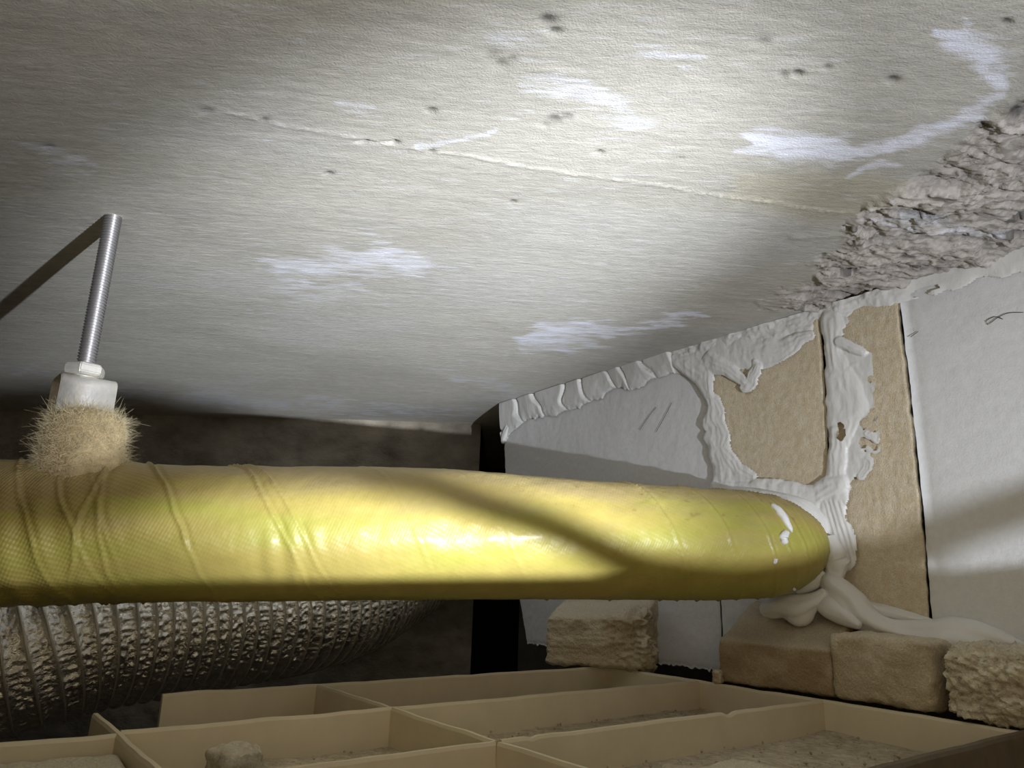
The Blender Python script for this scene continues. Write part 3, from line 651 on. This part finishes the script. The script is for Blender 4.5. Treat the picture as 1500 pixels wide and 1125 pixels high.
def strap():
    """inverted U band over the pipe axis direction; its legs run down into the wool"""
    ax_ = np.array([0.755, 0.656, 0]); ay_ = np.array([-0.656, 0.755, 0]); c = np.array([-0.2965, 0.4975, 0]); wd = 0.0172
    path = []
    hw = 0.017; zt = 0.1245; rr = 0.007
    path += [(-hw, 0.055), (-hw, 0.09), (-hw, zt-rr)]
    for k in range(1, 7): a = math.pi-k*math.pi/12; path.append((-hw+rr+rr*math.cos(a), zt-rr+rr*math.sin(a)))
    for k in range(0, 7): a = math.pi/2-k*math.pi/12; path.append((hw-rr+rr*math.cos(a), zt-rr+rr*math.sin(a)))
    path += [(hw, 0.09), (hw, 0.055)]
    P = np.array(path); T = np.gradient(P, axis=0); T /= np.linalg.norm(T, axis=1, keepdims=True); Nn = np.stack([T[:, 1], -T[:, 0]], 1); th = 0.0022
    V = []; sec = [(-wd, 0), (wd, 0), (wd, 1), (-wd, 1)]; n = len(P)
    for i in range(n):
        for (u, k) in sec:
            q = P[i]+Nn[i]*th*k; V.append(c+ax_*u+ay_*q[0]+np.array([0, 0, q[1]]))
    F = []
    for i in range(n-1):
        for k in range(4): F.append((i*4+k, i*4+(k+1) % 4, (i+1)*4+(k+1) % 4, (i+1)*4+k))
    F += [(0, 1, 2, 3), ((n-1)*4+3, (n-1)*4+2, (n-1)*4+1, (n-1)*4)]
    me = pts_mesh('strap', V, F); bm = bmesh.new(); bm.from_mesh(me); bmesh.ops.recalc_face_normals(bm, faces=bm.faces)
    bmesh.ops.bevel(bm, geom=[e for e in bm.edges if e.calc_face_angle(0) > 1.0], offset=0.0007, segments=2, affect='EDGES'); bm.to_mesh(me); bm.free()
    me.polygons.foreach_set('use_smooth', [True]*len(me.polygons)); return me
so = link('strap', strap(), MAT['strap'], hg)
def collar():
    """plain washer between nut and strap"""
    th = np.linspace(0, 2*np.pi, 32, endpoint=False); V = []; F = []
    pr = [(0.0052, 0.1242), (0.0088, 0.1242), (0.0094, 0.1250), (0.0092, 0.1262), (0.0052, 0.1266)]
    for (r_, z) in pr: V += [(RODP[0]+r_*math.cos(t), RODP[1]+r_*math.sin(t), z) for t in th]
    n = len(pr)
    for a in range(n):
        for k in range(32): F.append((a*32+k, a*32+(k+1) % 32, ((a+1) % n)*32+(k+1) % 32, ((a+1) % n)*32+k))
    return pts_mesh('washer', V, F, True)
link('washer', collar(), MAT['strap'], hg)

# ------------------------------------------------------------------ silver flexible duct
duct = empty('flexible_duct', (-0.2, 0.72, -0.13)); tag(duct, 'silver foil flexible duct with ribbed wire rings behind the yellow pipe', 'duct')
DC = [(-430, 985, .56), (-220, 980, .585), (-15, 963, .62), (130, 925, .66), (275, 909, .72), (428, 893, .80), (500, 880, .87), (553, 858, .95), (614, 822, 1.05), (660, 790, 1.13), (700, 765, 1.20)]
DP = resample([ony(x, y, Yd) for x, y, Yd in DC], 1500)
RD = 0.064; PITCH = 0.0128
def duct_disp(T, TH):
    u, v = np.cos(TH), np.sin(TH); ph = T/PITCH+TH/(2*np.pi); f = ph-np.floor(ph); e = np.minimum(f, 1-f)
    wire = 0.0015*np.exp(-(e/0.075)**2)
    sag = -0.0024*np.sin(np.pi*f)**0.8
    k = np.abs(vnoise(T*210, u*15, v*15, seed=501)); k2 = np.abs(vnoise(T*330, u*26, v*26, seed=503))
    cr = (0.0026*k+0.0013*k2-0.0013)*sstep(0.08, 0.2, e)
    return wire+sag+cr+0.0016*fbm(T*12, u*1.5, v*1.5, oct=2, seed=505)
tube_np('foil_sleeve', DP, np.full(len(DP), RD), 330, duct_disp, mat=MAT['foil'], parent=duct)
def wire_helix():
    L = np.concatenate([[0], np.cumsum(np.linalg.norm(np.diff(DP, axis=0), axis=1))]); turns = L[-1]/PITCH; n = int(turns*48); th = -2*np.pi*turns*np.linspace(0, 1, n)
    t = np.linspace(0, L[-1]*0.999, n); P = np.stack([np.interp(t, L, DP[:, k]) for k in range(3)], 1); Tn, A, B = frames(DP)
    a = np.stack([np.interp(t, L, A[:, k]) for k in range(3)], 1); b_ = np.stack([np.interp(t, L, B[:, k]) for k in range(3)], 1)
    # same phase as the raised line of the sleeve: t/PITCH + th/2pi = integer
    th = -2*np.pi*t/PITCH; R = RD+0.0009+0.0016*fbm(t*12, np.cos(th)*1.5, np.sin(th)*1.5, oct=2, seed=505)
    Q = P+(R*np.cos(th))[:, None]*a+(R*np.sin(th))[:, None]*b_
    T2 = np.gradient(Q, axis=0); T2 /= np.linalg.norm(T2, axis=1, keepdims=True); Nr = (Q-P)/R[:, None]; Bn = np.cross(T2, Nr); V = []
    for k in range(5):
        c, s = math.cos(k*2*math.pi/5), math.sin(k*2*math.pi/5); V.append(Q+(Nr*c+Bn*s)*0.00085)
    V = np.stack(V, 1).reshape(-1, 3); return mesh_np('wire_ring', V, gridfaces(n, 5, True))
m, nt, b = newmat('duct_wire_tape', 0.45, 0.7, 0.5); b.inputs['Base Color'].default_value = (0.50, 0.46, 0.37, 1); MAT['wire'] = m
wh = link('wire_coil', wire_helix(), MAT['wire'], duct); wh['label'] = 'duller wire coil ridge winding round the foil'

# ------------------------------------------------------------------ ceiling panel seen from above
pn = empty('ceiling_panel', grid(0.32, 0.38, -0.113)); tag(pn, 'beige moulded ceiling panel seen from above with ribs forming shallow cells', 'ceiling panel')
ZS = -0.102; ZR = -0.080
def panel_skin():
    n, m_ = 150, 130; u = np.linspace(-0.50, 0.552, n); v = np.linspace(0.12, 0.552, m_); U, V = np.meshgrid(u, v, indexing='ij')
    Z = ZS+0.0010*fbm(U*40, V*40, oct=4, seed=601)+0.0022*sstep(0.1, 0.7, fbm(U*18, V*18, oct=3, seed=603))
    P = U[..., None]*GU+V[..., None]*GV+Z[..., None]*np.array([0, 0, 1.0]); F = gridfaces(n, m_)
    cu = U.ravel()[F].mean(1); cv = V.ravel()[F].mean(1); keep = ~((cu < 0.10) & (cv > 0.432)) & ~((cu < 0.16) & (cv > 0.49+(cu-0.10)))
    F = F[keep]; Vv = P.reshape(-1, 3); used = np.unique(F); mp_ = np.full(len(Vv), -1); mp_[used] = np.arange(len(used))
    V1 = Vv[used]; F1 = mp_[F]; k = len(V1); V2 = V1.copy(); V2[:, 2] = ZS-0.004; 
    # rim faces between top and underside
    E = {}
    for f in F1:
        for a in range(4):
            e = (f[a], f[(a+1) % 4]); key = (min(e), max(e)); E[key] = None if key in E else e
    side = [(e[1], e[0], e[0]+k, e[1]+k) for e in E.values() if e is not None]
    return mesh_np('panel_skin', np.concatenate([V1, V2]), np.concatenate([F1, F1[:, ::-1]+k, np.array(side)]))
o = link('panel_skin', panel_skin(), MAT['dust'], pn); o['label'] = 'dusty gritty panel surface between the ribs'
def rib(a, b_, th=0.0036, zt=ZR, chips=(), seed=0):
    """upright rib between grid points a and b_ with a slightly uneven top and rounded crest"""
    a, b_ = np.array(a, float), np.array(b_, float); L = np.linalg.norm(b_-a); n = max(int(L/0.004), 4); t = np.linspace(0, 1, n)
    d = (b_-a)/L; nn_ = np.array([-d[1], d[0]]); V = []; sec = [(-1.25, 0), (-1.0, .93), (-.6, 1.0), (.6, 1.0), (1.0, .93), (1.25, 0)]
    for i in range(n):
        c = a+(b_-a)*t[i]; top = zt+0.0006*float(fbm(np.array([t[i]*L*40]), np.array([seed*3.1]), oct=2, seed=seed)[0])
        for (cx_, w_, dep) in chips: top -= dep*max(0, 1-abs(t[i]*L-cx_)/w_)**0.6
        for (s_, hz) in sec:
            q = c+nn_*s_*th/2; V.append(grid(q[0], q[1], (ZS-0.001)*(1-hz)+top*hz))
    k = len(sec); F = []
    for i in range(n-1):
        for j in range(k): F.append((i*k+j, i*k+(j+1) % k, (i+1)*k+(j+1) % k, (i+1)*k+j))
    F += [tuple(range(k)), tuple((n-1)*k+j for j in reversed(range(k)))]
    me = pts_mesh('rib', V, F); bm = bmesh.new(); bm.from_mesh(me); bmesh.ops.recalc_face_normals(bm, faces=bm.faces); bm.to_mesh(me); bm.free()
    o = link('rib', me, MAT['panel'], pn); return o
AU0 = -0.5
rib((0.14, 0.550), (0.548, 0.550), seed=1)
rib((AU0, 0.437), (0.092, 0.431), seed=2); rib((0.094, 0.437), (0.546, 0.437), seed=3)
rib((AU0, 0.325), (0.246, 0.327), seed=4); rib((0.250, 0.327), (0.546, 0.323), chips=((0.185, 0.006, 0.002), (0.02, 0.004, .001)), seed=5)
o = rib((AU0, 0.196), (0.56, 0.190), th=0.006, zt=-0.079, seed=6); o.data.materials.clear(); o.data.materials.append(MAT['rim']); o['label'] = 'near rim of the panel with its shade painted dark brown'
rib((0.548, 0.13), (0.548, 0.550), th=0.005, seed=7)
rib((0.248, 0.13), (0.248, 0.325), seed=8); rib((0.248, 0.329), (0.248, 0.435), seed=9); rib((0.248, 0.439), (0.248, 0.548), seed=10)
rib((0.092, 0.13), (0.092, 0.325), seed=11); rib((0.092, 0.329), (0.092, 0.495), seed=12)
rib((-0.10, 0.13), (-0.10, 0.43), seed=13)
# unseen upstand added in front of the torch to shade the lower part
hf = []
for i, (x, z) in enumerate([(-0.55, -0.0620), (0.0, -0.0620), (0.345, -0.0615), (0.362, -0.057), (0.376, -0.050), (0.42, -0.046), (0.6, -0.046)]): hf.append((x, z))
V = []; F = []
for (x, z) in hf:
    for (y_, zz) in ((0.160, -0.36), (0.160, z), (0.164, z), (0.164, -0.36)): V.append((x, y_, zz))
for i in range(len(hf)-1):
    for k in range(4): F.append((i*4+k, i*4+(k+1) % 4, (i+1)*4+(k+1) % 4, (i+1)*4+k))
F += [(3, 2, 1, 0), tuple((len(hf)-1)*4+k for k in range(4))]
tag(link('shade_upstand', pts_mesh('shade_upstand', V, F), MAT['panel']), 'low beige upstand added unseen below the camera to block torch light', 'hatch frame')

# ------------------------------------------------------------------ broken foam and mortar lumps
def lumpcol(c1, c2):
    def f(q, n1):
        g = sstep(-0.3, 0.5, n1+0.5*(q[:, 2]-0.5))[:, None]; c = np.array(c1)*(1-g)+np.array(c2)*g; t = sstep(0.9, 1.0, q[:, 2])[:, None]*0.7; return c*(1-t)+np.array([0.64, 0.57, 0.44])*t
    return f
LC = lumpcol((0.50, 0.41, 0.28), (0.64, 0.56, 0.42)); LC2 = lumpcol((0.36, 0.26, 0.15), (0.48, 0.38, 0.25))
def lump(name, u, v, z, hu, hv, h, rot, seed, label, cat, group=None, **kw):
    a = GA+rot; ax_ = np.array([math.cos(a), math.sin(a), 0])*hu; ay_ = np.array([-math.sin(a), math.cos(a), 0])*hv
    kw.setdefault('colfn', LC); kw.setdefault('n', (26, 26, 18))
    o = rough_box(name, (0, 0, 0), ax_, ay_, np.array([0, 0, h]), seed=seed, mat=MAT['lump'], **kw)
    o.location = Vector(grid(u, v, z)); tag(o, label, cat, group); return o
def crumb1(q): return 3.6*sstep(0.1, 0.9, q[:, 0])*sstep(0.3, -0.9, q[:, 1])
Pb = onz(884, 974, -0.080); ub, vb = Pb@GU, Pb@GV
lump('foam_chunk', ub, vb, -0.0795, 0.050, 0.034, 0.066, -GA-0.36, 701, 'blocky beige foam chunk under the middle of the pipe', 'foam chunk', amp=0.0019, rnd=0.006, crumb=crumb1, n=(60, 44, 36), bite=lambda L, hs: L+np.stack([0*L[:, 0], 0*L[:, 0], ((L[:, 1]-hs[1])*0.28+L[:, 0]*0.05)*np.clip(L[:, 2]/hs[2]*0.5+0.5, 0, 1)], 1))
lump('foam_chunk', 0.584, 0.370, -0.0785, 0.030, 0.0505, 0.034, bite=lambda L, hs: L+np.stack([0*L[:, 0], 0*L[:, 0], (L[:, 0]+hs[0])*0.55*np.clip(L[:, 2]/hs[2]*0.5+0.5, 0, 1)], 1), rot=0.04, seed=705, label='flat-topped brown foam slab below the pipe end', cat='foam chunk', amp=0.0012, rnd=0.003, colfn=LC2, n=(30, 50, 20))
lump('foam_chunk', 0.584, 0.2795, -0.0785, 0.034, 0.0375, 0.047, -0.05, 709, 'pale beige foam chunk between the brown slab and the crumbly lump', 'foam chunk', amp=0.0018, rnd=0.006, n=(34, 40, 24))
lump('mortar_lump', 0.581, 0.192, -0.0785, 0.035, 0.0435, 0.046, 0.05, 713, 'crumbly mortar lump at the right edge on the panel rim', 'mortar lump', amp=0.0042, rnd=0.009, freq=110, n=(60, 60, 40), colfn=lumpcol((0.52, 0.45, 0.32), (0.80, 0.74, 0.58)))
Ps = onz(70, 1128, -0.0865); lump('foam_chunk', Ps@GU-0.040, Ps@GV-0.006, ZS+0.001, 0.070, 0.026, 0.0155, -0.05, 717, 'flat slab of broken mortar in the left panel cell', 'mortar lump', amp=0.0012, rnd=0.004, colfn=lumpcol((0.36, 0.31, 0.2), (0.46, 0.41, 0.28)), n=(50, 24, 12)).name = 'mortar_slab'
Ps = onz(345, 1116, -0.088); lump('mortar_crumb', Ps@GU, Ps@GV, ZS+0.001, 0.011, 0.011, 0.020, 0.3, 721, 'small grey crumb in the panel cell below the duct', 'mortar crumb', amp=0.003, rnd=0.006, n=(20, 18, 16), colfn=lumpcol((0.34, 0.29, 0.22), (0.46, 0.41, 0.33)))
lump('mortar_crumb', 0.549, 0.418, ZR+0.0004, 0.0045, 0.004, 0.010, 0.3, 725, 'tiny crumb perched on the panel rim before the black gap', 'mortar crumb', amp=0.001, rnd=0.002, freq=300, n=(12, 12, 12))
lump('mortar_crumb', 0.36, 0.262, ZS+0.001, 0.030, 0.022, 0.006, 0.1, 727, 'low pile of pale grit in the near panel cell', 'grit', amp=0.0012, rnd=0.003, freq=120, n=(30, 26, 8), colfn=lumpcol((0.5, 0.43, 0.3), (0.62, 0.56, 0.42))).name = 'grit_pile'
# loose grit strewn over the panel
def grit():
    rng = np.random.RandomState(9); V = []; F = []
    for k in range(1500):
        u = rng.uniform(-0.05, 0.54); v = rng.uniform(0.14, 0.545)
        if u < 0.18 and v > 0.43: continue
        r_ = rng.uniform(0.0004, 0.0013)*(1.8 if rng.rand() < 0.06 else 1); c = grid(u, v, ZS+0.0012+r_*0.5); s = len(V)
        for d in ((1, 0, 0), (-1, 0, 0), (0, 1, 0), (0, -1, 0), (0, 0, 1), (0, 0, -1)): V.append(c+np.array(d)*r_*rng.uniform(.6, 1.3))
        for a in ((0, 2, 4), (2, 1, 4), (1, 3, 4), (3, 0, 4), (2, 0, 5), (1, 2, 5), (3, 1, 5), (0, 3, 5)): F.append([s+q for q in a])
    return mesh_np('grit', V, F, False)
go = link('loose_grit', grit(), MAT['dust']); tag(go, 'fine pale grit strewn over the dusty panel cells', 'grit', None, 'stuff')
# ------------------------------------------------------------------ unseen cord added beside the torch, shaped to throw the soft shadow bands
def cord():
    tg = [wallpt(*onwall(1900, 640)), wallpt(*onwall(1640, 700)), wallpt(*onwall(1500, 738)), wallpt(*onwall(1370, 782)), wallpt(*onwall(1290, 812)), on_pipe(1100, 850), on_pipe(960, 838), on_pipe(870, 800), on_pipe(800, 768), on_pipe(700, 735), on_pipe(620, 705)]
    tg += [on_pipe(560, 694), np.array([-0.14, 0.537, 0.082]), np.array([-0.19, 0.524, 0.080]), np.array([-0.235, 0.512, 0.072]), on_pipe(130, 724), on_pipe(10, 738), np.array([-0.62, 0.42, 0.045]), np.array([-0.9, 0.3, 0.0])]
    q = []
    for p in tg:
        d = np.array(p)-LIGHT; q.append(LIGHT+d/np.linalg.norm(d)*0.24)
    q = [q[0]+np.array([0.03, -0.03, -0.06])]+q+[q[-1]+np.array([-0.03, -0.03, -0.05])]
    Q = resample(q, 120); return Q, np.full(120, 0.0040)
Qc, Rc = cord()
lc = tube_np('shadow_cord', Qc, Rc, 12, mat=MAT['cord']); tag(lc, 'black cord added unseen below the camera to throw soft shadow bands', 'cord')
